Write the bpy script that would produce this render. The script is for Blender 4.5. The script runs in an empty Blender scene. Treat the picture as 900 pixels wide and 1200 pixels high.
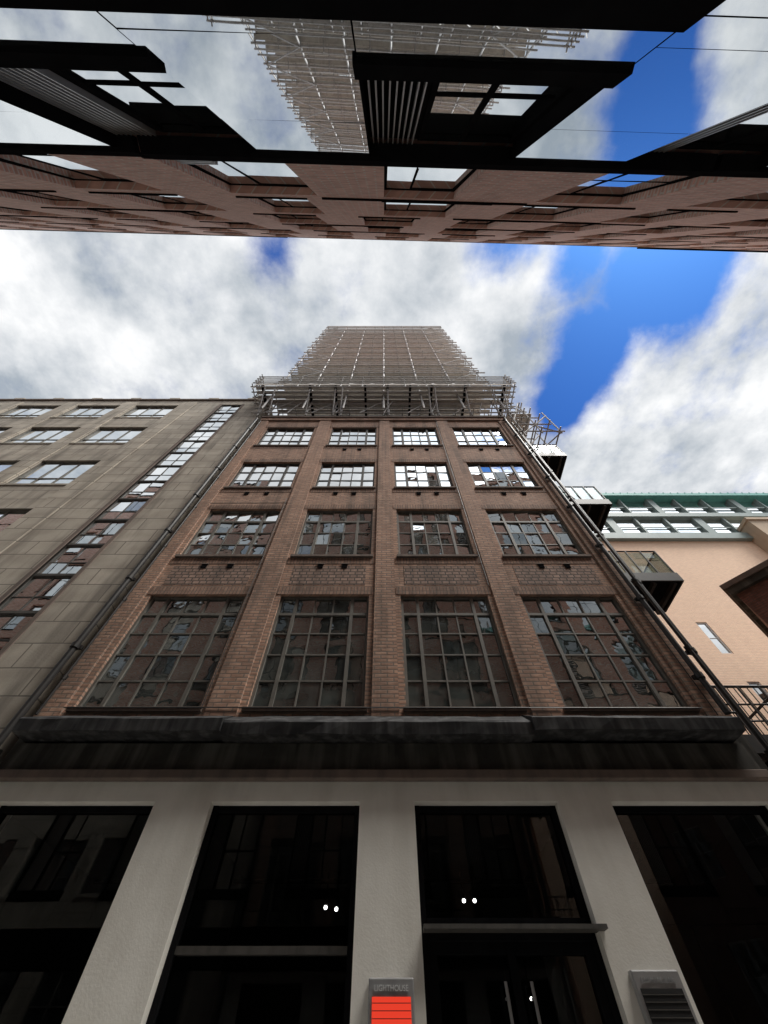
import bpy, math, random
from mathutils import Vector, Matrix
random.seed(7)
ZO = 1.6   # eye height: all z values below are relative to eye level
C = bpy.context.scene.collection

# ---------------------------------------------------------------- materials
def nt(mat):
    mat.use_nodes = True
    t = mat.node_tree
    t.nodes.clear()
    return t, t.nodes, t.links

def mth(t, op, a, b=None, c=None, clamp=False):
    n = t.nodes.new('ShaderNodeMath'); n.operation = op; n.use_clamp = clamp
    for i, v in enumerate((a, b, c)):
        if v is None: continue
        if isinstance(v, (int, float)): n.inputs[i].default_value = v
        else: t.links.new(v, n.inputs[i])
    return n.outputs[0]

def mixc(t, fac, a, b, mode='MIX'):
    n = t.nodes.new('ShaderNodeMix'); n.data_type = 'RGBA'; n.blend_type = mode
    for idx, v in ((0, fac), (6, a), (7, b)):
        if isinstance(v, (int, float)): n.inputs[idx].default_value = v
        elif isinstance(v, tuple): n.inputs[idx].default_value = (*v, 1)
        else: t.links.new(v, n.inputs[idx])
    return n.outputs[2]

def noise(t, vec, scale, detail=4, rough=.55, dist=0.0):
    n = t.nodes.new('ShaderNodeTexNoise')
    n.inputs['Scale'].default_value = scale; n.inputs['Detail'].default_value = detail
    n.inputs['Roughness'].default_value = rough; n.inputs['Distortion'].default_value = dist
    if vec is not None: t.links.new(vec, n.inputs['Vector'])
    return n.outputs['Fac']

def mrange(t, v, a, b, c=0., d=1., smooth=False):
    n = t.nodes.new('ShaderNodeMapRange')
    if smooth: n.interpolation_type = 'SMOOTHSTEP'
    t.links.new(v, n.inputs[0])
    for i, x in enumerate((a, b, c, d)): n.inputs[i+1].default_value = x
    return n.outputs[0]

def wallvec(t):
    tc = t.nodes.new('ShaderNodeTexCoord')
    s = t.nodes.new('ShaderNodeSeparateXYZ'); t.links.new(tc.outputs['Object'], s.inputs[0])
    u = mth(t, 'ADD', s.outputs[0], s.outputs[1])
    c = t.nodes.new('ShaderNodeCombineXYZ')
    t.links.new(u, c.inputs[0]); t.links.new(s.outputs[2], c.inputs[1])
    return tc.outputs['Object'], c.outputs[0], s

def stretch(t, vec, sx, sy, sz):
    m = t.nodes.new('ShaderNodeMapping'); t.links.new(vec, m.inputs[0])
    m.inputs['Scale'].default_value = (sx, sy, sz)
    return m.outputs[0]

def finish(t, col, rough=.85, metal=0., height=None, bump=.3, dist=.01, spec=.3):
    p = t.nodes.new('ShaderNodeBsdfPrincipled')
    if isinstance(col, tuple): p.inputs['Base Color'].default_value = (*col, 1)
    else: t.links.new(col, p.inputs['Base Color'])
    p.inputs['Roughness'].default_value = rough
    p.inputs['Metallic'].default_value = metal
    p.inputs['Specular IOR Level'].default_value = spec
    if height is not None:
        b = t.nodes.new('ShaderNodeBump'); b.inputs['Strength'].default_value = bump
        b.inputs['Distance'].default_value = dist
        t.links.new(height, b.inputs['Height']); t.links.new(b.outputs[0], p.inputs['Normal'])
    o = t.nodes.new('ShaderNodeOutputMaterial'); t.links.new(p.outputs[0], o.inputs[0])

def brick_mat(name, c1, c2, mortar, bw=.225, rh=.075, ms=.01, soot=.5, rough=.88, squash=.5, sootcol=(.05,.045,.04), var=.55):
    m = bpy.data.materials.new(name); t, N, L = nt(m)
    obj, uv, s = wallvec(t)
    b = N.new('ShaderNodeTexBrick'); L.new(uv, b.inputs['Vector'])
    b.inputs['Color1'].default_value = (*c1, 1); b.inputs['Color2'].default_value = (*c2, 1)
    b.inputs['Mortar'].default_value = (*mortar, 1); b.inputs['Scale'].default_value = 1
    b.inputs['Mortar Size'].default_value = ms; b.inputs['Brick Width'].default_value = bw
    b.inputs['Row Height'].default_value = rh; b.inputs['Mortar Smooth'].default_value = .2
    b.inputs['Bias'].default_value = -.1; b.offset = squash
    n1 = noise(t, obj, 1.3, 4); n2 = noise(t, stretch(t, obj, 3, 3, .35), 1.2, 3); n3 = noise(t, obj, 25, 2)
    n4 = noise(t, stretch(t, uv, 1/bw*1.2, 1/rh*1.2, 1), 1.0, 1)
    col = mixc(t, mrange(t, n4, .40, .66, 0, var), b.outputs['Color'], (c1[0]*.45, c1[1]*.42, c1[2]*.4))
    col = mixc(t, mrange(t, n1, .35, .75, 0, .45*soot), col, sootcol)
    col = mixc(t, mrange(t, n2, .48, .72, 0, .85*soot), col, sootcol)
    h = mth(t, 'SUBTRACT', mth(t, 'MULTIPLY', n3, .4), b.outputs['Fac'])
    finish(t, col, rough, height=h, bump=.5, dist=.012)
    return m

def rough_mat(name, col, col2, scale=3., rough=.8, metal=0., streak=.5, bump=.2, spec=.3):
    m = bpy.data.materials.new(name); t, N, L = nt(m)
    tc = N.new('ShaderNodeTexCoord'); o = tc.outputs['Object']
    n1 = noise(t, o, scale, 5, .6); n2 = noise(t, stretch(t, o, 4, 4, .4), scale*.5, 3)
    f = mth(t, 'ADD', mrange(t, n1, .35, .7, 0, 1-streak), mrange(t, n2, .45, .7, 0, streak), clamp=True)
    c = mixc(t, f, col, col2)
    if bump > .06:
        n3 = noise(t, o, scale*30, 2)
        finish(t, c, rough, metal, height=mth(t, 'ADD', n1, mth(t, 'MULTIPLY', n3, .3)), bump=bump, dist=.01, spec=spec)
    else: finish(t, c, rough, metal, spec=spec)
    return m

def glass_mat(name, base=(.012, .014, .015), lo=.08, hi=.85, tint=(.9, .93, .95), wob=.0, rough=.01):
    m = bpy.data.materials.new(name); t, N, L = nt(m)
    tc = N.new('ShaderNodeTexCoord')
    lw = N.new('ShaderNodeLayerWeight'); lw.inputs[0].default_value = .5
    d = N.new('ShaderNodeBsdfDiffuse')
    n = noise(t, tc.outputs['Object'], 1.7, 3)
    c = mixc(t, mrange(t, n, .4, .65), base, tuple(min(1, x*2.5) for x in base)); L.new(c, d.inputs[0])
    g = N.new('ShaderNodeBsdfAnisotropic'); g.inputs['Color'].default_value = (*tint, 1)
    g.inputs['Roughness'].default_value = rough
    if wob > 0:
        b = N.new('ShaderNodeBump'); b.inputs['Strength'].default_value = wob; b.inputs['Distance'].default_value = .01
        L.new(noise(t, tc.outputs['Object'], 2.2, 2), b.inputs['Height']); L.new(b.outputs[0], g.inputs['Normal'])
    f = mrange(t, lw.outputs['Facing'], 0, 1, lo, hi)
    f = mth(t, 'MAXIMUM', mth(t, 'MINIMUM', f, .92), .06)
    x = N.new('ShaderNodeMixShader'); L.new(f, x.inputs[0]); L.new(d.outputs[0], x.inputs[1]); L.new(g.outputs[0], x.inputs[2])
    o = N.new('ShaderNodeOutputMaterial'); L.new(x.outputs[0], o.inputs[0])
    return m

def clear_glass(name, lo=.05, hi=.6, tint=(.5,.52,.53)):
    m = bpy.data.materials.new(name); t, N, L = nt(m)
    lw = N.new('ShaderNodeLayerWeight'); lw.inputs[0].default_value = .5
    d = N.new('ShaderNodeBsdfTransparent'); d.inputs[0].default_value = (*tint, 1)
    g = N.new('ShaderNodeBsdfAnisotropic'); g.inputs['Roughness'].default_value = .0
    f = mrange(t, lw.outputs['Facing'], 0, 1, lo, hi)
    x = N.new('ShaderNodeMixShader'); L.new(f, x.inputs[0]); L.new(d.outputs[0], x.inputs[1]); L.new(g.outputs[0], x.inputs[2])
    o = N.new('ShaderNodeOutputMaterial'); L.new(x.outputs[0], o.inputs[0])
    return m

def emit_mat(name, col, s):
    m = bpy.data.materials.new(name); t, N, L = nt(m)
    e = N.new('ShaderNodeEmission'); e.inputs[0].default_value = (*col, 1); e.inputs[1].default_value = s
    o = N.new('ShaderNodeOutputMaterial'); L.new(e.outputs[0], o.inputs[0])
    return m

M = {}
M['brick'] = brick_mat('brown_brick', (.60,.375,.27), (.42,.25,.18), (.26,.215,.175), soot=.62, sootcol=(.09,.074,.062), ms=.013, var=.6)
M['brick_dk'] = brick_mat('brown_brick_soldier', (.44,.28,.205), (.32,.2,.15), (.17,.145,.12), bw=.075, rh=.225, soot=.7, squash=0)
M['brick_md'] = brick_mat('brown_brick_rough', (.44,.30,.235), (.28,.19,.15), (.1,.085,.075), bw=.16, rh=.1, ms=.016, soot=.6, squash=.3)
M['rbrick'] = brick_mat('pink_brick', (.78,.46,.375), (.6,.335,.27), (.7,.63,.57), soot=.12, ms=.012, var=.4)
M['stone'] = brick_mat('ashlar_stone', (.52,.47,.395), (.41,.37,.31), (.2,.18,.155), bw=1.1, rh=.52, ms=.014, soot=.75, sootcol=(.15,.135,.115), var=.3)
M['render'] = rough_mat('painted_render', (.88,.86,.79), (.66,.63,.56), 1.4, .8, streak=.45, bump=.5)
M['lead'] = rough_mat('lead_sheet', (.02,.02,.021), (.1,.1,.1), 3.2, .75, streak=.7, bump=.6, spec=.2)
M['fascia'] = rough_mat('sooty_stone', (.04,.038,.033), (.15,.145,.125), 2.5, .9, streak=.7, bump=.3)
M['sillstone'] = rough_mat('sandstone_trim', (.2,.155,.13), (.1,.085,.075), 3., .9, streak=.5)
M['frame'] = rough_mat('steel_frame', (.085,.08,.072), (.045,.042,.038), 6., .6, bump=.05)
M['frame_lt'] = rough_mat('painted_frame', (.17,.16,.14), (.09,.085,.075), 6., .6, bump=.05)
M['black'] = rough_mat('black_metal', (.008,.008,.009), (.014,.014,.015), 3., .9, bump=.02, spec=.0)
M['pipe'] = rough_mat('cast_iron', (.02,.02,.02), (.045,.04,.037), 6., .5, bump=.05)
M['steel'] = rough_mat('galvanised_tube', (.48,.47,.46), (.27,.255,.24), 5., .6, bump=.05)
M['board'] = rough_mat('scaffold_board', (.62,.58,.53), (.40,.375,.34), 3., .85, bump=.05)
M['alu'] = rough_mat('brushed_aluminium', (.42,.42,.42), (.33,.33,.33), 5., .4, metal=.5, bump=.03)
M['glass'] = glass_mat('old_window_glass', base=(.03,.034,.032), lo=-.12, hi=1.4, wob=.3)
M['glass_l'] = glass_mat('office_window_glass', lo=-.05, hi=1.5, wob=.05)
M['glass_r'] = glass_mat('facade_glass', base=(.02,.022,.022), lo=.3, hi=.95, wob=.015, tint=(.86,.9,.92))
M['shopglass'] = clear_glass('shop_glass')
M['balglass'] = clear_glass('balustrade_glass', .05, .55, (.72,.8,.78))
M['dark'] = rough_mat('dark_interior', (.03,.03,.03), (.018,.018,.018), 2., .9)
M['peach'] = brick_mat('peach_brick', (.90,.65,.47), (.84,.59,.43), (.8,.62,.49), soot=.12, sootcol=(.5,.34,.25), var=.15)
M['red'] = brick_mat('dark_red_brick', (.24,.11,.085), (.17,.08,.06), (.12,.09,.08), soot=.4)
M['teal'] = rough_mat('verdigris_copper', (.12,.38,.34), (.08,.26,.24), 2., .6)
M['panel'] = rough_mat('grey_green_panel', (.26,.32,.31), (.2,.25,.24), 1., .5)
M['white'] = rough_mat('white_metal', (.7,.71,.7), (.55,.55,.55), 2., .5)
M['letter'] = rough_mat('sign_lettering', (.3,.3,.3), (.25,.25,.25), 2., .5)
M['tan'] = rough_mat('tan_stone', (.5,.4,.3), (.4,.31,.23), 1.5, .9)
M['paving'] = brick_mat('paving_slabs', (.52,.5,.46), (.44,.42,.39), (.2,.19,.18), bw=.6, rh=.4, soot=.2, var=.15)
M['asphalt'] = rough_mat('asphalt', (.055,.055,.055), (.04,.04,.04), 8., .9)
M['lamp'] = emit_mat('spotlight_glow', (1,.97,.9), 12)
M['redglow'] = emit_mat('lit_sign_panel', (.78,.05,.025), 1.0)

# ---------------------------------------------------------------- geometry helpers
class B:
    """A named building or thing: an Empty with mesh parts."""
    def __init__(s, name, rot=0.0):
        s.e = bpy.data.objects.new(name, None); C.objects.link(s.e)
        s.e.empty_display_size = .5
        s.e.rotation_euler = (0, 0, rot); s.e.location = (0, 0, ZO)
        s.parts = {}
    def part(s, name, mat):
        k = (name, mat)
        if k not in s.parts: s.parts[k] = ([], [])
        return s.parts[k]
    def quad(s, name, mat, pts):
        v, f = s.part(name, mat); i = len(v); v.extend([tuple(p) for p in pts]); f.append(tuple(range(i, i+len(pts))))
    def box(s, name, mat, x0, x1, y0, y1, z0, z1, M4=None):
        v, f = s.part(name, mat); i = len(v)
        x0, x1 = min(x0,x1), max(x0,x1); y0, y1 = min(y0,y1), max(y0,y1); z0, z1 = min(z0,z1), max(z0,z1)
        P = [(x0,y0,z0),(x1,y0,z0),(x1,y1,z0),(x0,y1,z0),(x0,y0,z1),(x1,y0,z1),(x1,y1,z1),(x0,y1,z1)]
        if M4 is not None: P = [tuple(M4 @ Vector(p)) for p in P]
        v.extend(P)
        for q in ((0,3,2,1),(4,5,6,7),(0,1,5,4),(1,2,6,5),(2,3,7,6),(3,0,4,7)):
            f.append(tuple(i+k for k in q))
    def prism(s, name, mat, prof, x0, x1):
        """profile in (y,z) extruded along x, slightly uneven"""
        n = len(prof); k = max(1, int((x1-x0)/.3)); v, f = s.part(name, mat); i = len(v)
        for j in range(k+1):
            x = x0+(x1-x0)*j/k
            for p in prof: v.append((x, p[0]+random.uniform(-.008,.008), p[1]+random.uniform(-.008,.008)))
        f.append(tuple(i+q for q in range(n))[::-1]); f.append(tuple(i+n*k+q for q in range(n)))
        for j in range(k):
            o = i+j*n
            for q in range(n): f.append((o+q, o+(q+1) % n, o+n+(q+1) % n, o+n+q))
    def tube(s, name, mat, a, b, r=.03, n=6):
        v, f = s.part(name, mat); i = len(v)
        a = Vector(a); b = Vector(b); d = (b-a).normalized()
        u = d.orthogonal().normalized(); w = d.cross(u)
        for p in (a, b):
            for k in range(n):
                an = 2*math.pi*k/n
                v.append(tuple(p + r*(math.cos(an)*u + math.sin(an)*w)))
        for k in range(n): f.append((i+k, i+(k+1) % n, i+n+(k+1) % n, i+n+k))
        f.append(tuple(i+k for k in range(n))[::-1]); f.append(tuple(i+n+k for k in range(n)))
    def facade(s, name, mat, x0, x1, z0, z1, yf, yb, ops, edge=True):
        """flat wall at yf with rectangular openings (xa,xb,za,zb), reveals go back to yb"""
        xs = sorted({x0, x1} | {o[0] for o in ops} | {o[1] for o in ops}); xs = [x for x in xs if x0 <= x <= x1]
        zs = sorted({z0, z1} | {o[2] for o in ops} | {o[3] for o in ops}); zs = [z for z in zs if z0 <= z <= z1]
        nx, nz = len(xs)-1, len(zs)-1
        solid = [[True]*nz for _ in range(nx)]
        for i in range(nx):
            cx = (xs[i]+xs[i+1])/2
            for j in range(nz):
                cz = (zs[j]+zs[j+1])/2
                for o in ops:
                    if o[0] < cx < o[1] and o[2] < cz < o[3]: solid[i][j] = False; break
        def S(i, j):
            if 0 <= i < nx and 0 <= j < nz: return solid[i][j]
            return None
        for i in range(nx):
            for j in range(nz):
                a, b, c, d = xs[i], xs[i+1], zs[j], zs[j+1]
                if solid[i][j]:
                    s.quad(name, mat, [(a,yf,c),(b,yf,c),(b,yf,d),(a,yf,d)])
                    for (ii, jj, q) in ((i-1, j, [(a,yf,c),(a,yb,c),(a,yb,d),(a,yf,d)]),
                                        (i+1, j, [(b,yf,c),(b,yb,c),(b,yb,d),(b,yf,d)]),
                                        (i, j-1, [(a,yf,c),(b,yf,c),(b,yb,c),(a,yb,c)]),
                                        (i, j+1, [(a,yf,d),(b,yf,d),(b,yb,d),(a,yb,d)])):
                        st = S(ii, jj)
                        if st is False or (st is None and edge): s.quad(name, mat, q)
    def window(s, x0, x1, z0, z1, y, sgn, cols, rows, glass='glass', frame='frame', fw=.05, mw=.022,
               tilt=.5, thick_c=(), thick_r=(), dep=.05, pname='windows', mtilt=0.):
        """sgn=+1: the outside is toward -y; sgn=-1: the outside is toward +y"""
        o = -sgn
        def fb(a, b, c, d, pr): s.box(pname+'_frames', frame, a, b, y+o*pr, y-o*.03, c, d)
        fb(x0, x0+fw, z0, z1, dep); fb(x1-fw, x1, z0, z1, dep)
        fb(x0+fw, x1-fw, z0, z0+fw, dep*.95); fb(x0+fw, x1-fw, z1-fw, z1, dep*.95)
        xs = [x0+fw+(x1-x0-2*fw)*i/cols for i in range(cols+1)] if isinstance(cols, int) else [x0+fw+(x1-x0-2*fw)*c for c in cols]
        zs = [z0+fw+(z1-z0-2*fw)*i/rows for i in range(rows+1)] if isinstance(rows, int) else [z0+fw+(z1-z0-2*fw)*c for c in rows]
        for i in range(1, len(xs)-1):
            w = mw*2.2 if i in thick_c else mw
            fb(xs[i]-w/2, xs[i]+w/2, z0+fw, z1-fw, dep*(.8 if i in thick_c else .5))
        for j in range(1, len(zs)-1):
            w = mw*2.2 if j in thick_r else mw
            fb(x0+fw, x1-fw, zs[j]-w/2, zs[j]+w/2, dep*(.75 if j in thick_r else .45))
        bx = random.gauss(0, tilt*.35); bz = random.gauss(0, tilt*.35)+mtilt
        for i in range(len(xs)-1):
            for j in range(len(zs)-1):
                a, b, c, d = xs[i], xs[i+1], zs[j], zs[j+1]
                tx = math.radians(random.gauss(0, tilt)+bx); tz = math.radians(random.gauss(0, tilt)+bz)
                w, h = (b-a)/2, (d-c)/2
                s.quad(pname+'_glass', glass, [(a, y-w*tx-h*tz, c), (b, y+w*tx-h*tz, c), (b, y+w*tx+h*tz, d), (a, y-w*tx+h*tz, d)])
    def done(s, bevel=()):
        for (name, mat), (v, f) in s.parts.items():
            me = bpy.data.meshes.new(name); me.from_pydata(v, [], f); me.update()
            me.materials.append(M[mat])
            ob = bpy.data.objects.new(name, me); C.objects.link(ob); ob.parent = s.e
            if name in bevel:
                md = ob.modifiers.new('bev', 'BEVEL'); md.width = .012; md.segments = 2
        return s.e

# ================================================================ main brick building
b = B('brick_warehouse_building')
D = 6.0
W = [(-5.0,-2.95), (-2.2,-.3), (.38,2.25), (2.95,5.0)]
R = [(3.46,5.98), (7.28,9.40), (10.65,12.5), (13.95,15.9)]
XL, XR, TOP = -5.5, 5.5, 16.9
ops = [(a, c, z0, z1) for (a, c) in W for (z0, z1) in R]
b.facade('walls', 'brick', XL+.004, XR-.004, 3.3, TOP, D+.045, D+.3, ops)
for (a, c) in [(XL,-5.12), (-2.83,-2.32), (-.18,.26), (2.37,2.83), (5.12,XR)]:
    b.box('piers', 'brick', a, c, D, D+.3, 3.3, TOP-.25)
b.box('walls', 'brick', XL, XR, D-.03, D+.3, TOP-.25, TOP)
b.box('coping', 'sillstone', XL-.02, XR+.02, D-.08, D+.35, TOP, TOP+.12)
for wi, (a, c) in enumerate(W):
    for k, (z0, z1) in enumerate(R):
        b.box('lintels', 'brick_dk', a-.1, c+.1, D+.035, D+.1, z1+.003, z1+.225)
        b.box('sills', 'sillstone', a-.05, c+.05, D-.01, D+.2, z0-.07, z0-.003)
        if k > 0:
            b.box('spandrel_band', 'brick_dk', a-.1, c+.1, D+.037, D+.1, z0-.3, z0-.08)
            if k == 1: b.box('spandrel_panel', 'brick_md', a+.1, c-.1, D+.039, D+.1, R[0][1]+.3, z0-.38)
for k in (1, 2, 3):
    for i, (a, c) in enumerate(W):
        if (i, k) in ((2, 1), (0, 3)): continue
        for fx in (.38, .68):
            x = a+(c-a)*fx; z = R[k][0]-.38
            b.box('air_vents', 'black', x-.06, x+.06, D+.02, D+.12, z-.07, z+.05)
            b.box('air_vents', 'sillstone', x-.08, x+.08, D+.01, D+.12, z+.052, z+.075)
WY = D+.15
for k, (z0, z1) in enumerate(R):
    for (a, c) in W:
        if k == 0: b.window(a, c, z0, z1, WY, 1, (0,.17,.39,.61,.83,1), (0,.2,.42,.62,.82,1), frame='frame_lt', tilt=.8, thick_c=(1,4), thick_r=(4,), mw=.028)
        elif k == 1: b.window(a, c, z0, z1, WY, 1, 5, (0,.25,.5,.75,1), frame='frame_lt', tilt=2.2, thick_c=(1,4), thick_r=(3,), mw=.03, mtilt=-1.6)
        elif k == 2: b.window(a, c, z0, z1, WY, 1, 5, 3, frame='frame', tilt=1.1, thick_c=(1,4), mw=.035, mtilt=-.8)
        else: b.window(a, c, z0, z1, WY, 1, 5, 3, frame='frame', tilt=.7, thick_c=(1,4), mw=.04)
for (xa, xb, dz, dy) in ((-5.35,-2.35,0,0), (-2.35,2.2,-.03,.04), (2.2,5.25,.01,-.01)):
    b.prism('lead_ledge', 'lead', [(D-.33+dy,2.92+dz),(D-.35+dy,3.08+dz),(D-.33+dy,3.11+dz),(D+.05,3.34),(D+.05,2.92+dz)], xa+.003, xb-.003)
b.box('fascia_band', 'fascia', -5.4, 5.3, D-.04, D+.3, 2.5, 2.88)
b.box('string_course', 'sillstone', -5.42, 5.3, D-.13, D+.3, 2.39, 2.5)
b.box('fascia_band', 'fascia', -5.5, 5.5, D+.06, D+.3, 2.5, 3.3)
O = [(-5.1,-3.0), (-2.26,-.3), (.42,2.31), (3.01,5.12)]
GT = 2.16
b.facade('ground_floor_wall', 'render', -5.7, 5.7, -1.6, 2.388, D-.02, D+.4, [(a, c, -1.62 if i == 2 else -1.3, GT) for i, (a, c) in enumerate(O)])
for i, (a, c) in enumerate(O):
    zb = -1.59 if i == 2 else -1.3
    y = D+.16
    fw = .07
    def bx(x0, x1, z0, z1, pr=.05): b.box('shop_frames', 'black', x0, x1, y-pr, y+.06, z0, z1)
    bx(a+.002, a+fw, zb, GT-.002); bx(c-fw, c-.002, zb, GT-.002); bx(a+fw, c-fw, GT-fw, GT-.003, .045); bx(a+fw, c-fw, zb, zb+.12, .045)
    if i == 1: b.box('shop_frames', 'frame', a+fw, c-fw, y-.045, y+.06, .84, .9)
    if i == 2:
        bx(a+fw, c-fw, .93, 1.1, .1)
        b.box('door_canopy_rail', 'frame', a+.02, c+.06, y-.3, y-.1, .985, 1.02)
        m = (a+c)/2
        bx(m-.04, m+.04, zb+.12, .93, .04)
        for q in (a+fw, c-fw-.09): bx(q, q+.09, zb+.12, .93, .035)
        bx(a+fw+.09, m-.04, .84, .93, .035); bx(m+.04, c-fw-.09, .84, .93, .035)
        for dx in (-.13, .13):
            b.tube('door_handles', 'alu', (m+dx, y-.12, -.9), (m+dx, y-.12, .65), .016, 8)
            for zz in (-.8, .55): b.tube('door_handles', 'alu', (m+dx, y-.12, zz), (m+dx, y, zz), .01, 6)
    b.quad('shop_glass', 'shopglass', [(a+fw, y+.01, zb), (c-fw, y+.01, zb), (c-fw, y+.01, GT-fw), (a+fw, y+.01, GT-fw)])
b.quad('interior', 'dark', [(-5.4,14,-1.59),(5.4,14,-1.59),(5.4,14,2.3),(-5.4,14,2.3)])
b.quad('interior', 'dark', [(-5.4,6.4,2.25),(5.4,6.4,2.25),(5.4,14,2.25),(-5.4,14,2.25)])
b.quad('interior', 'dark', [(-5.4,6.4,-1.58),(5.4,6.4,-1.58),(5.4,14,-1.58),(-5.4,14,-1.58)])
for x in (-5.4, 5.4, -2.63, 2.66): b.box('interior', 'dark', x-.05, x+.05, 6.45 if abs(x) < 5 else 6.4, 9.5 if abs(x) < 5 else 14, -1.57, 2.24)
for x in (-4, -1.6, 1.6, 4): b.box('ceiling_track', 'black', x-1, x+1, 8.97, 9.03, 2.05, 2.1)
for (x, y, z) in ((-.95,9,1.78),(-.77,9,1.76),(1.36,9,1.86),(1.54,9,1.86),(3.4,11,1.4),(4.3,12,1.5),(4.9,10,1.55),(3.0,12.5,1.15)):
    b.tube('spotlights', 'black', (x, y, z+.02), (x, y+.03, 2.2), .012)
    b.tube('spotlights', 'black', (x, y, z-.02), (x, y+.1, z+.1), .05, 10)
    b.tube('spotlight_lenses', 'lamp', (x, y-.012, z-.032), (x, y-.003, z-.024), .028, 10)
def pipe(bb, x, y, z0, z1, r=.055):
    bb.tube('drainpipes', 'pipe', (x,y,z0), (x,y,z1), r, 10)
    z = z0+.6
    while z < z1:
        bb.tube('drainpipes', 'pipe', (x,y,z), (x,y,z+.09), r*1.35, 10)
        bb.box('drainpipes', 'pipe', x-r*1.9, x+r*1.9, y+r*.4, y+r*1.3, z+.01, z+.08); z += 1.8
pipe(b, -5.62, D-.1, -1.5, 16.6); pipe(b, -5.42, D-.06, 3.3, 16.4, .022)
pipe(b, 5.38, D-.09, 3.3, 16.6, .05); pipe(b, 5.6, D-.06, -1.5, 16.2, .03); pipe(b, 5.72, D+.05, -1.5, 15.2, .05)
# thin cables clipped along the brickwork
for (pa, pb) in (((-2.9,5.99,3.42),(-2.9,5.99,9.9)), ((-5.1,5.985,3.44),(5.1,5.985,3.43)), ((2.32,5.985,6.2),(2.32,5.985,16.6)), ((-5.1,5.985,9.62),(-2.85,5.985,9.63)), ((5.25,5.96,3.3),(5.25,5.96,16.4))):
    b.tube('cables', 'pipe', pa, pb, .009, 5)
b.box('body', 'brick', XL+.01, XR-.01, D+.36, 20, 3.0, TOP-.1)
for x in (XL+.01, XR-.11): b.box('body', 'brick', x, x+.1, D+.36, 20, -1.6, 3.0)
b.done(bevel=('string_course',))

# ================================================================ signs
def sign(x0, x1, zt, lit, rot):
    s = B('wall_sign'); y = D-.02
    s.box('casing', 'alu', x0, x1, y-.09, y-.002, zt-.95, zt)
    s.box('panel', 'redglow' if lit else 'dark', x0+.035, x1-.035, y-.098, y-.091, zt-.9, zt-.12)
    for k in range(14):
        z = zt-.16-k*.045
        s.box('slats', 'frame' if not lit else 'pipe', x0+.036, x1-.036, y-.103, y-.099, z, z+(.005 if lit else .006))
    e = s.done(bevel=('casing',))
    cu = bpy.data.curves.new('lettering', 'FONT'); cu.body = 'LIGHTHOUSE'; cu.size = .055; cu.extrude = .003; cu.align_x = 'CENTER'
    o = bpy.data.objects.new('lettering', cu); C.objects.link(o); o.parent = e
    o.location = ((x0+x1)/2, y-.096, zt-.085); o.rotation_euler = (math.pi/2, 0, 0)
    cu.materials.append(M['white' if lit else 'letter'])
sign(-.13, .31, .66, True, 0); sign(2.46, 2.93, .71, False, 0)

# ================================================================ scaffold and tower
t_ = B('stone_tower')
t_.box('shaft', 'stone', -4.3, 4.3, 7.0, 15, 17.0, 42)
t_.box('cornice', 'sillstone', -4.5, 4.5, 6.9, 15.2, 42, 42.4)
for z in range(19, 40, 3):
    for x in (-2.3, 0, 2.3): t_.box('windows', 'glass', x-.5, x+.5, 6.97, 6.99, z, z+1.6)
t_.done()
s = B('scaffolding')
YF, YB, HW = 5.6, 6.75, 5.5
PZ = 19.2
zs = [PZ+.3+2.0*i for i in range(12)]
xs = [-HW+i*(2*HW/6) for i in range(7)]
for x in xs:
    for y in (YF, YB): s.tube('standards', 'steel', (x,y,17.1), (x,y,zs[-1]+random.uniform(1.2,1.6)), .045)
def deck(x0, x1, y0, y1, z, n=4):
    w = (y1-y0)/n
    for k in range(n):
        a = y0+k*w; x = x0
        while x < x1-.01:
            L_ = min(random.uniform(2.4, 3.9), x1-x)
            s.box('boards', 'board', x+.006, x+L_-.006, a+.03, a+w-.03, z+random.uniform(0,.012), z+.045)
            x += L_
for i, z in enumerate(zs):
    ov = random.uniform(.1,.35)
    for y in (YF-.04, YB+.04): s.tube('ledgers', 'steel', (-HW-ov,y,z), (HW+random.uniform(.1,.5),y,z), .038)
    s.tube('guard_rails', 'steel', (-HW-.15,YF-.04,z+.55), (HW+.2,YF-.04,z+.55), .03)
    s.tube('guard_rails', 'steel', (-HW-.15,YF-.04,z+1.05), (HW+.25,YF-.04,z+1.05), .03)
    for x in xs + [(xs[k]+xs[k+1])/2 for k in range(6)]:
        s.tube('transoms', 'steel', (x+.06,YF-.2,z-.05), (x+.06,YB+.1,z-.05), .028)
    deck(-HW, HW, YF+.03, YB-.05, z, 4)
    s.box('toe_boards', 'board', -HW, HW, YF-.005, YF+.03, z+.05, z+.2)
    for sx in (-1, 1):
        for y in (8.0, 10.5, 13):
            s.tube('standards', 'steel', (sx*HW,y,z-.1), (sx*HW,y,z+2), .03)
        s.tube('guard_rails', 'steel', (sx*HW,YB,z+1), (sx*HW,13.5,z+1), .026)
        s.tube('ledgers', 'steel', (sx*HW,YB,z), (sx*HW,13.5,z), .026)
        s.box('boards', 'board', min(sx*4.4,sx*HW), max(sx*4.4,sx*HW), 6.8, 13.5, z-.02, z+.02)
for i in range(11):
    z = zs[i]
    for k in ((0, 1) if i % 2 else (1, 0)), ((5, 6) if i % 2 else (6, 5)):
        s.tube('braces', 'steel', (xs[k[0]],YF-.08,z), (xs[k[1]],YF-.08,z+2), .03)
PX = 6.3; PF = 5.17
for x in (-5.9,-3.6,-2.35,-.9,.2,1.3,2.35,4.0,5.9):
    s.box('cantilever_beams', 'black', x-.05, x+.05, PF-.05, 7.0, PZ-.2, PZ)
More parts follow.
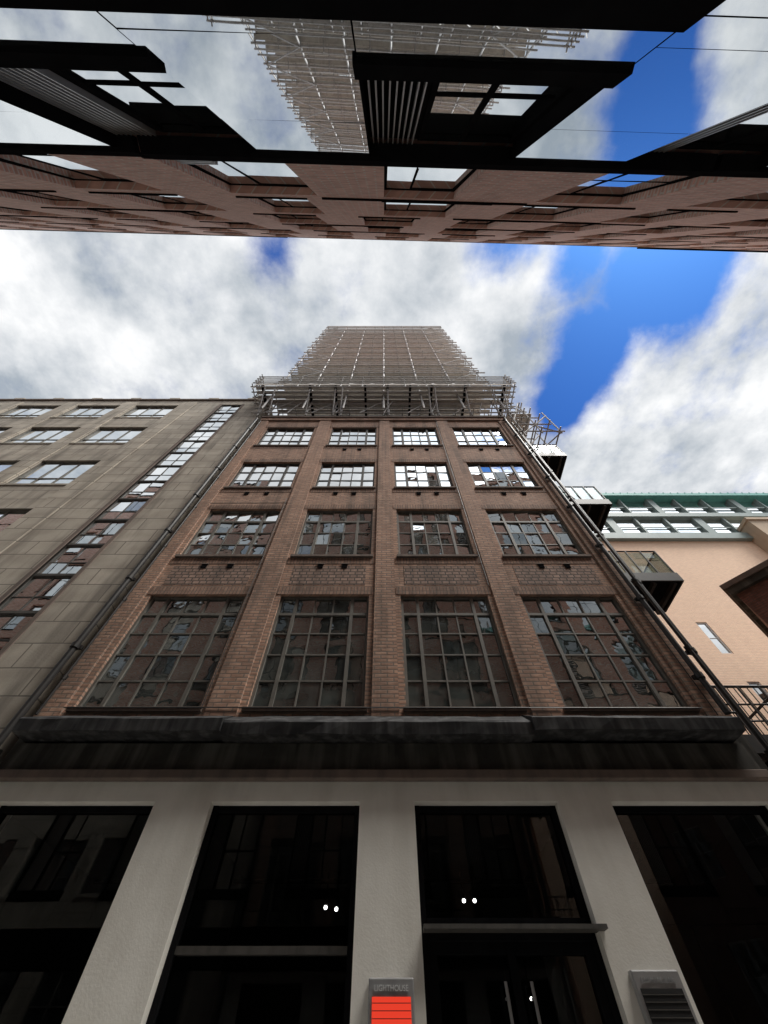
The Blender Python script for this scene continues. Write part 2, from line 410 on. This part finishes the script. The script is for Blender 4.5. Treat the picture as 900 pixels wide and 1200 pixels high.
for x in (-5.8,-5.3,-3.6,-2.35,-2.0,.2,2.2,2.5,4.0,5.3,5.8):
    s.tube('raking_tubes', 'steel', (x,PF+.05,PZ-.1), (x,6.0,PZ-2.05), .035)
    s.tube('standards', 'steel', (x+.05,5.9,17.05), (x+.05,5.9,PZ-.1), .035)
for z in (17.3,17.9,18.5): s.tube('ledgers', 'steel', (-6.1,5.86,z), (6.1,5.86,z), .03)
for k in range(-5, 5): s.tube('braces', 'steel', (k*1.1,5.84,17.2), (k*1.1+1.1*(1 if k%2 else .4),5.84,18.9), .026)
for y in (PF-.03,5.4,5.65,5.95): s.tube('ledgers', 'steel', (-PX-.15,y,PZ-.24), (PX+.15,y,PZ-.24), .032)
deck(-PX, PX, PF, 6.05, PZ+.01, 4)
for z in (.35,.7,1.1,1.5): s.tube('guard_rails', 'steel', (-PX-.2,PF-.06,PZ+z), (PX+.3,PF-.06,PZ+z), .032)
s.box('toe_boards', 'board', -PX, PX, PF-.04, PF-.01, PZ+.06, PZ+.25)
x = -PX
while x < PX+.1:
    s.tube('standards', 'steel', (x,PF-.02,PZ-.3), (x,PF-.02,PZ+1.7), .032)
    s.tube('braces', 'steel', (x,PF-.05,PZ), (x+.9,YF,PZ+2.2), .024); x += 1.05
for sx in (-PX, PX):
    for y in (PF,5.6,6.0,6.8): s.tube('standards', 'steel', (sx,y,PZ-.5), (sx,y,PZ+1.7), .032)
    for z in (-.3,.4,.75,1.1,1.5): s.tube('guard_rails', 'steel', (sx*1.005,PF-.2,PZ+z), (sx*1.005,7.5,PZ+z), .028)
for x in (5.75,6.5,7.3):
    for y in (5.9,6.9,7.9): s.tube('standards', 'steel', (x,y,14.6+(x-5.7)*.4), (x,y,19.3-(x-5.7)*1.2), .032)
for z in (15.1,15.9,16.7,17.5,18.3):
    for y in (5.9,6.9,7.9): s.tube('ledgers', 'steel', (5.6,y,z), (7.55-(z-14.9)*.35,y,z), .03)
    for x in (5.75,6.5,7.3-(z-14.9)*.2): s.tube('ledgers', 'steel', (x,5.7,z), (x,8.1,z), .03)
s.box('boards', 'board', 5.8, 7.3, 7.0, 7.8, 15.6, 15.64); s.box('boards', 'board', 5.8, 6.9, 6.0, 7.8, 17.52, 17.56)
for (a, c) in (((5.75,5.9,14.9),(7.3,5.9,16.9)), ((7.3,5.9,14.9),(5.75,5.9,16.4)), ((5.75,6.9,14.9),(7.3,6.9,17.1)), ((7.3,5.9,15.0),(7.3,7.9,17)), ((5.75,5.9,16.4),(6.6,5.9,18.8)), ((6.5,5.9,17.4),(5.75,5.9,19))):
    s.tube('braces', 'steel', a, c, .03)
s.done()

# ================================================================ left stone building
b = B('stone_office_building')
LW = [(-12.2,-10.1), (-15.1,-12.95), (-18.05,-15.85), (-21,-18.8), (-24,-21.8), (-27,-24.8)]
tops = [18.8, 15.85, 12.55, 9.35, 6.1, 2.9]
ops = [(a, c, t-1.75, t) for (a, c) in LW for t in tops]
ops += [(-8.0, -7.0, 1.0, 18.9)]
b.facade('walls', 'stone', -28, -5.72, -1.6, 19.5, D, D+.4, ops)
b.box('coping', 'sillstone', -28, -5.72, D-.08, D+.5, 19.5, 19.62)
for x in range(-27, -5, 2): b.box('parapet_blocks', 'stone', x, x+.5, D-.05, D+.3, 19.62, 19.85)
for (a, c) in ((-10.05,-9.35), (-12.9,-12.25), (-15.8,-15.15), (-18.75,-18.1), (-21.75,-21.05), (-24.75,-24.05)):
    b.box('pilasters', 'stone', a, c, D-.035, D+.1, -1.6, 19.2)
for (a, c) in LW:
    for t in tops:
        b.window(a, c, t-1.75, t, D+.1, 1, (0,.33,.67,1), (0,.3,1), glass='glass_l', frame='frame_lt', tilt=.45, fw=.05, mw=.035)
        b.box('sills', 'stone', a-.04, c+.04, D-.03, D+.3, t-1.84, t-1.753)
z = 1.0
while z < 18.8:
    h = 1.12
    b.window(-8.0, -7.0, z, min(z+h-.05, 18.9), D+.06, 1, (0,.5,1), (0,.4,1), glass='glass_l', frame='frame', tilt=.9, fw=.035, mw=.025, dep=.03)
    b.box('stair_window_transoms', 'frame', -7.998, -7.002, D+.02, D+.3, z+h-.05, z+h-.001)
    z += h
b.box('stair_window_trim', 'sillstone', -8.1, -8.0, D-.03, D+.1, 1, 18.9); b.box('stair_window_trim', 'sillstone', -7.0, -6.9, D-.03, D+.1, 1, 18.9)
b.box('body', 'stone', -27.99, -5.73, D+.42, 20, -1.6, 19.4)
b.done()

# ================================================================ building behind (glass below, brick above)
ANG = math.radians(1.35)
b = B('glass_and_brick_building', ANG)
Y = -.8; HT = 22.0
X0, X1 = -24, 24
P = 2.32
bays = [(-.13+P*k, 1.18+P*k) for k in range(-14, 14)]
bays = [q for q in bays if q[0] > X0+1 and q[1] < X1-1]
RD = .14
G0 = 2.24
for i in range(len(bays)-1):
    a, c = bays[i][1], bays[i+1][0]
    for (za, zb) in ((G0, 2.5), (2.5, 3.75), (3.75, 4.79)):
        tx = math.radians(random.gauss(0,.08)); w = (c-a)/2
        b.quad('glass_panels', 'glass_r', [(a+.004,Y-w*tx,za+.004),(c-.004,Y+w*tx,za+.004),(c-.004,Y+w*tx,zb-.004),(a+.004,Y-w*tx,zb-.004)])
    b.box('glass_backing', 'black', a, c, Y-.03, Y-.012, G0, 4.79)
for (a, c) in bays:
    b.quad('glass_panels', 'glass_r', [(a+.004,Y,G0),(c-.004,Y,G0),(c-.004,Y,2.705),(a+.004,Y,2.705)])
    b.box('glass_backing', 'black', a, c, Y-.03, Y-.012, G0, 2.70)
    b.box('bay_sills', 'black', a-.02, c+.02, Y-RD, Y+.02, 2.71, 2.90)
    b.box('bay_reveals', 'black', a-.03, a, Y-RD, Y-.031, 2.7, 4.79); b.box('bay_reveals', 'black', c, c+.03, Y-RD, Y-.031, 2.7, 4.79)
    m = a+(c-a)*.33
    b.box('louvre_backing', 'black', a, m, Y-RD-.02, Y-RD+.01, 2.8, 4.79)
    for k in range(9):
        x = a+.03+k*(m-a-.04)/9
        b.box('louvres', 'alu', x, x+.01, Y-RD+.01, Y-RD+.05, 2.8, 4.78)
    b.window(m, c, 2.77, 4.79, Y-RD, -1, (0,.45,1), (0,.45,1), glass='glass_r', frame='black', tilt=.15, fw=.04, mw=.04, dep=.02)
b.box('canopy_beam', 'black', X0, 1.14, Y-.3, Y+.05, 1.6, G0-.02)
b.box('canopy_beam', 'black', X0, X1, Y-.3, Y-.05, G0-.04, G0-.002)
for k in range(16):
    a = 1.15+k*1.5
    b.quad('glass_panels', 'glass_r', [(a,Y,.2),(a+1.49,Y,.2),(a+1.49,Y,G0-.008),(a,Y,G0-.008)])
b.quad('shopfront', 'glass_r', [(X0,Y-.1,-1.5),(1.14,Y-.1,-1.5),(1.14,Y-.1,1.6),(X0,Y-.1,1.6)])
b.box('plinth', 'dark', X0, X1, Y-.2, Y+.02, -1.6, -1.3)
nf = 6; FH = (HT-4.9)/nf
ops = []
offs = [.13, .13, -.4, -.4, .2, -.2]
for f in range(nf):
    zb = 4.9+f*FH
    for i, (a, c) in enumerate(bays):
        o = offs[f]
        ops.append((a+o, c+o-(.25 if (f+i) % 3 == 0 else 0), zb+.18, zb+FH-.22))
b.facade('brick_walls', 'rbrick', X0, X1, 4.9, HT, Y, Y-.5, ops)
for (a, c, za, zb) in ops:
    rd = .10
    b.window(a, c, za, zb, Y-rd, -1, (0,.36,1), (0,.5,1) if random.random() < .5 else (0,.3,1), glass='glass_r', frame='black', tilt=.25, fw=.04, mw=.03, dep=.01)
    b.box('sills', 'black', a-.04, c+.03+random.choice((0,0,.4)), Y-.4, Y+.02, za-.06, za-.002)
    if random.random() < .4:
        for k in range(7):
            zz = za+.1+k*.09
            b.box('louvres', 'alu', a+.05, a+(c-a)*.35, Y-rd, Y-rd+.05, zz, zz+.03)
b.box('string_beams', 'black', -2.25, 3.1, Y-.1, Y+.028, 4.80, 5.04)
b.box('string_beams', 'black', X0, -2.3, Y-.1, Y+.02, 4.80, 5.0); b.box('string_beams', 'black', 3.15, X1, Y-.1, Y+.02, 4.80, 5.0)
for f in range(1, nf):
    zb = 4.9+f*FH; x = X0
    while x < X1:
        L_ = random.uniform(1.5, 3.5)
        if random.random() < .4: b.box('string_beams', 'black', x, min(x+L_, X1), Y-.1, Y+.025, zb-.03, zb+.03)
        x += L_+random.uniform(.6,2.2)
b.box('coping', 'black', X0, -4.5, Y-.5, Y+.03, HT, HT+.12); b.box('coping', 'black', -4.45, 12, Y-.5, Y+.015, HT, HT+.1); b.box('coping', 'black', 12, X1, Y-.5, Y+.07, HT, HT+.12)
b.box('body', 'rbrick', X0, X1, Y-9, Y-.52, -1.6, HT-.05)
b.done()

# ================================================================ balconies on the right flank
for zc in (3.1, 7.1, 10.7, 14.4):
    q = B('balcony')
    x0, x1, y0, y1 = 5.8, 7.45, 6.7, 7.8
    q.box('slab', 'black', x0, x1, y0, y1, zc, zc+.2)
    q.box('slab_edge', 'pipe', x0-.02, x1+.03, y0-.04, y0-.003, zc-.03, zc+.26); q.box('slab_edge', 'pipe', x1+.003, x1+.04, y0, y1, zc-.03, zc+.26)
    for x in (x0+.3, x0+.9, x0+1.4): q.box('joists', 'pipe', x, x+.07, y0, y1, zc-.12, zc-.003)
    if zc > 4:
        q.box('balustrade_glass', 'balglass', x0, x1, y0, y0+.012, zc+.28, zc+1.1)
        q.box('balustrade_glass', 'balglass', x1-.012, x1, y0+.02, y1, zc+.28, zc+1.1)
    else:
        for k in range(14): q.tube('railings', 'pipe', (x0+k*.125,y0-.01,zc+.2), (x0+k*.125,y0-.01,zc+1.15), .01)
        for zz in (.5,.8): q.tube('railings', 'pipe', (x0-.3,y0-.01,zc+zz), (x1+.3,y0-.01,zc+zz), .016)
    q.tube('handrail', 'pipe', (x0,y0,zc+1.15), (x1,y0,zc+1.15), .025); q.tube('handrail', 'pipe', (x1,y0,zc+1.15), (x1,y1,zc+1.15), .025)
    for k in range(5):
        x = x0+.02+k*(x1-x0-.04)/4; q.box('posts', 'pipe', x-.015, x+.015, y0-.03, y0-.005, zc+.2, zc+1.14)
    q.tube('handrail', 'pipe', (5.55, y0-.1, zc+.6), (x0+.4, y0-.1, zc+.6), .02)
    q.done()

# ================================================================ distant peach building
b = B('peach_brick_building')
y = 14.0
ops = [(xa, xa+.5, za, za+1.7) for xa in (14.4, 18.4, 22.4, 26.4) for za in (7.4, 10.4, 4.4)]
b.facade('walls', 'peach', 8, 40, -1.6, 18.2, y, y+.3, ops)
for o in ops:
    b.window(o[0], o[1], o[2], o[3], y+.08, 1, 1, (0,.5,1), glass='glass_l', frame='white', fw=.05, mw=.03, tilt=.2)
b.box('cornice', 'panel', 8, 40, y-.25, y+.3, 18.2, 18.75)
b.box('window_band', 'glass', 8, 40, y+.1, y+.15, 18.75, 20.6)
b.box('cornice', 'panel', 8, 40, y-.2, y+.3, 20.6, 21.0)
b.box('window_band', 'glass', 8, 40, y+.15, y+.2, 21.0, 22.9)
b.box('eaves', 'teal', 8, 40, y-.4, y+3, 22.9, 23.2)
x = 8.5
k = 0
while x < 40:
    b.box('posts', 'panel', x, x+(.5 if k % 3 == 0 else .12), y-.08, y+.35, 18.752, 20.598)
    b.box('posts', 'panel', x+.2, x+(.6 if k % 3 == 2 else .30), y-.08, y+.42, 21.002, 22.898)
    x += 1.9; k += 1
b.box('rail', 'panel', 8, 40, y+.0, y+.04, 19.6, 19.68); b.box('rail', 'panel', 8, 40, y+.0, y+.06, 21.9, 22.0)
x = 8
while x < 40: b.box('eaves_rafters', 'teal', x, x+.06, y-.42, y-.2, 23.2, 23.26); x += .5
b.box('body', 'peach', 8.01, 39.99, y+.5, y+14, -1.6, 22.8)
b.box('corner_tower', 'tan', 21.9, 26, y-.9, y-.02, 16.9, 19.1); b.box('corner_tower', 'tan', 21.8, 26.1, y-1.0, y-.02, 19.1, 19.3)
b.done()

# ================================================================ dark red corner building
b = B('dark_red_brick_building')
ang = math.atan2(-.76, .65)
b.e.rotation_euler = (0, 0, ang); b.e.location = (11.35, 9.0, ZO)
b.facade('walls', 'red', 0, 14, -1.6, 8.9, 0, .3, [(1.5+i*2.4, 2.7+i*2.4, z, z+1.7) for i in range(5) for z in (1.5, 4.8)])
for i in range(5):
    for z in (1.5, 4.8): b.window(1.5+i*2.4, 2.7+i*2.4, z, z+1.7, .2, 1, 2, 2, glass='glass_l', frame='white', tilt=.3)
b.box('cornice', 'fascia', -.12, 14, -.14, 12, 8.9, 9.12); b.box('cornice', 'sillstone', -.18, 14, -.2, 12, 9.12, 9.3)
b.box('body', 'red', .01, 14, .32, 12, -1.6, 8.9)
b.done()

# ================================================================ ground, lane
g = B('ground'); g.e.location = (0, 0, 0)
g.quad('ground_sheet', 'asphalt', [(-400,-400,0),(400,-400,0),(400,400,0),(-400,400,0)]); g.done()
g = B('pavement'); g.e.location = (0, 0, 0)
g.box('lane_paving', 'paving', -60, 60, -1.2, 6.4, .004, .02)
g.done()

# ================================================================ world sky with clouds
w = bpy.data.worlds.new("World"); bpy.context.scene.world = w; w.use_nodes = True
t = w.node_tree; t.nodes.clear()
sd = Vector((.5, -.25, 1.0)).normalized()
el = math.asin(sd.z); az = math.atan2(sd.x, sd.y)
sky = t.nodes.new('ShaderNodeTexSky'); sky.sky_type = 'NISHITA'; sky.sun_disc = False
sky.sun_elevation = el; sky.sun_rotation = az; sky.altitude = 100
tc = t.nodes.new('ShaderNodeTexCoord'); sp = t.nodes.new('ShaderNodeSeparateXYZ'); t.links.new(tc.outputs['Generated'], sp.inputs[0])
zc = mth(t, 'MAXIMUM', sp.outputs[2], .12)
p = mth(t, 'DIVIDE', sp.outputs[0], zc); q = mth(t, 'DIVIDE', sp.outputs[1], zc)
cv = t.nodes.new('ShaderNodeCombineXYZ'); t.links.new(p, cv.inputs[0]); t.links.new(q, cv.inputs[1]); cv.inputs[2].default_value = 3.7
n1 = noise(t, cv.outputs[0], 2.6, 9, .6, 0.)
n2 = noise(t, cv.outputs[0], 9.0, 6, .6, .15)
n3 = noise(t, cv.outputs[0], 4.2, 7, .58, 0.)
total = None
for (cx, cy, r, s_) in ((.61,.03,.22,1.15),(.51,.17,.16,1.1),(.49,.25,.14,1.1),(.47,.31,.11,1.2),(-.24,-.03,.12,.7),(.25,-.05,.14,.8),(.36,-.5,.2,1.0),(.43,.0,.13,.75)):
    dx = mth(t, 'SUBTRACT', p, cx); dy = mth(t, 'SUBTRACT', q, cy)
    d2 = mth(t, 'SQRT', mth(t, 'ADD', mth(t, 'MULTIPLY', dx, dx), mth(t, 'MULTIPLY', dy, dy)))
    v = mth(t, 'MULTIPLY', mrange(t, d2, 0, r, 1, 0, True), s_)
    total = v if total is None else mth(t, 'MAXIMUM', total, v)
dens = mth(t, 'ADD', mth(t, 'MULTIPLY', n1, .9), mth(t, 'MULTIPLY', n2, .3))
dens = mth(t, 'SUBTRACT', dens, mth(t, 'MULTIPLY', total, .45))
cover = mrange(t, dens, .25, .58, 0, 1, True)
shade = mth(t, 'ADD', mth(t, 'MULTIPLY', n3, .75), mth(t, 'MULTIPLY', n1, .4))
ccol = mixc(t, mrange(t, shade, .44, .68, 0, 1, False), (.42,.475,.535), (1.0,1.01,1.02))
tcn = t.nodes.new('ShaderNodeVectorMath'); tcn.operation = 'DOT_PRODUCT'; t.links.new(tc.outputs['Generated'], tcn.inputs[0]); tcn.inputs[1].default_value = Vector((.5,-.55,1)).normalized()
fill_glow = mrange(t, tcn.outputs['Value'], .88, 1.0, 0, 1.0, True)  # extra-bright cloud behind the rear building, added to light the lane facades
ccol = mixc(t, 1.0, ccol, mixc(t, fill_glow, (1,1,1), (4,4,4)), 'MULTIPLY')
skyc = mixc(t, 1.0, sky.outputs[0], (.022,.062,.14), 'MULTIPLY')
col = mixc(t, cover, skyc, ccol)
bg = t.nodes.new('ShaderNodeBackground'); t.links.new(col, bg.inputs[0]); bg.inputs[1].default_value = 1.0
o = t.nodes.new('ShaderNodeOutputWorld'); t.links.new(bg.outputs[0], o.inputs[0])

sun = bpy.data.lights.new('sun', 'SUN'); sun.energy = 5.; sun.angle = math.radians(24); sun.color = (1,.96,.9)
so = bpy.data.objects.new('sun', sun); C.objects.link(so); so.rotation_euler = (-sd).to_track_quat('-Z', 'Y').to_euler()

cam = bpy.data.cameras.new('camera'); co = bpy.data.objects.new('camera', cam); C.objects.link(co)
cam.sensor_fit = 'HORIZONTAL'; cam.sensor_width = 36; cam.lens = 36*451/900; cam.clip_start = .02; cam.clip_end = 2000
co.location = (0.02, 0, ZO); co.rotation_euler = (math.radians(90+56.8), 0, 0)
bpy.context.scene.camera = co
vs = bpy.context.scene.view_settings
vs.view_transform = 'Standard'; vs.look = 'None'; vs.exposure = 0; vs.gamma = 1
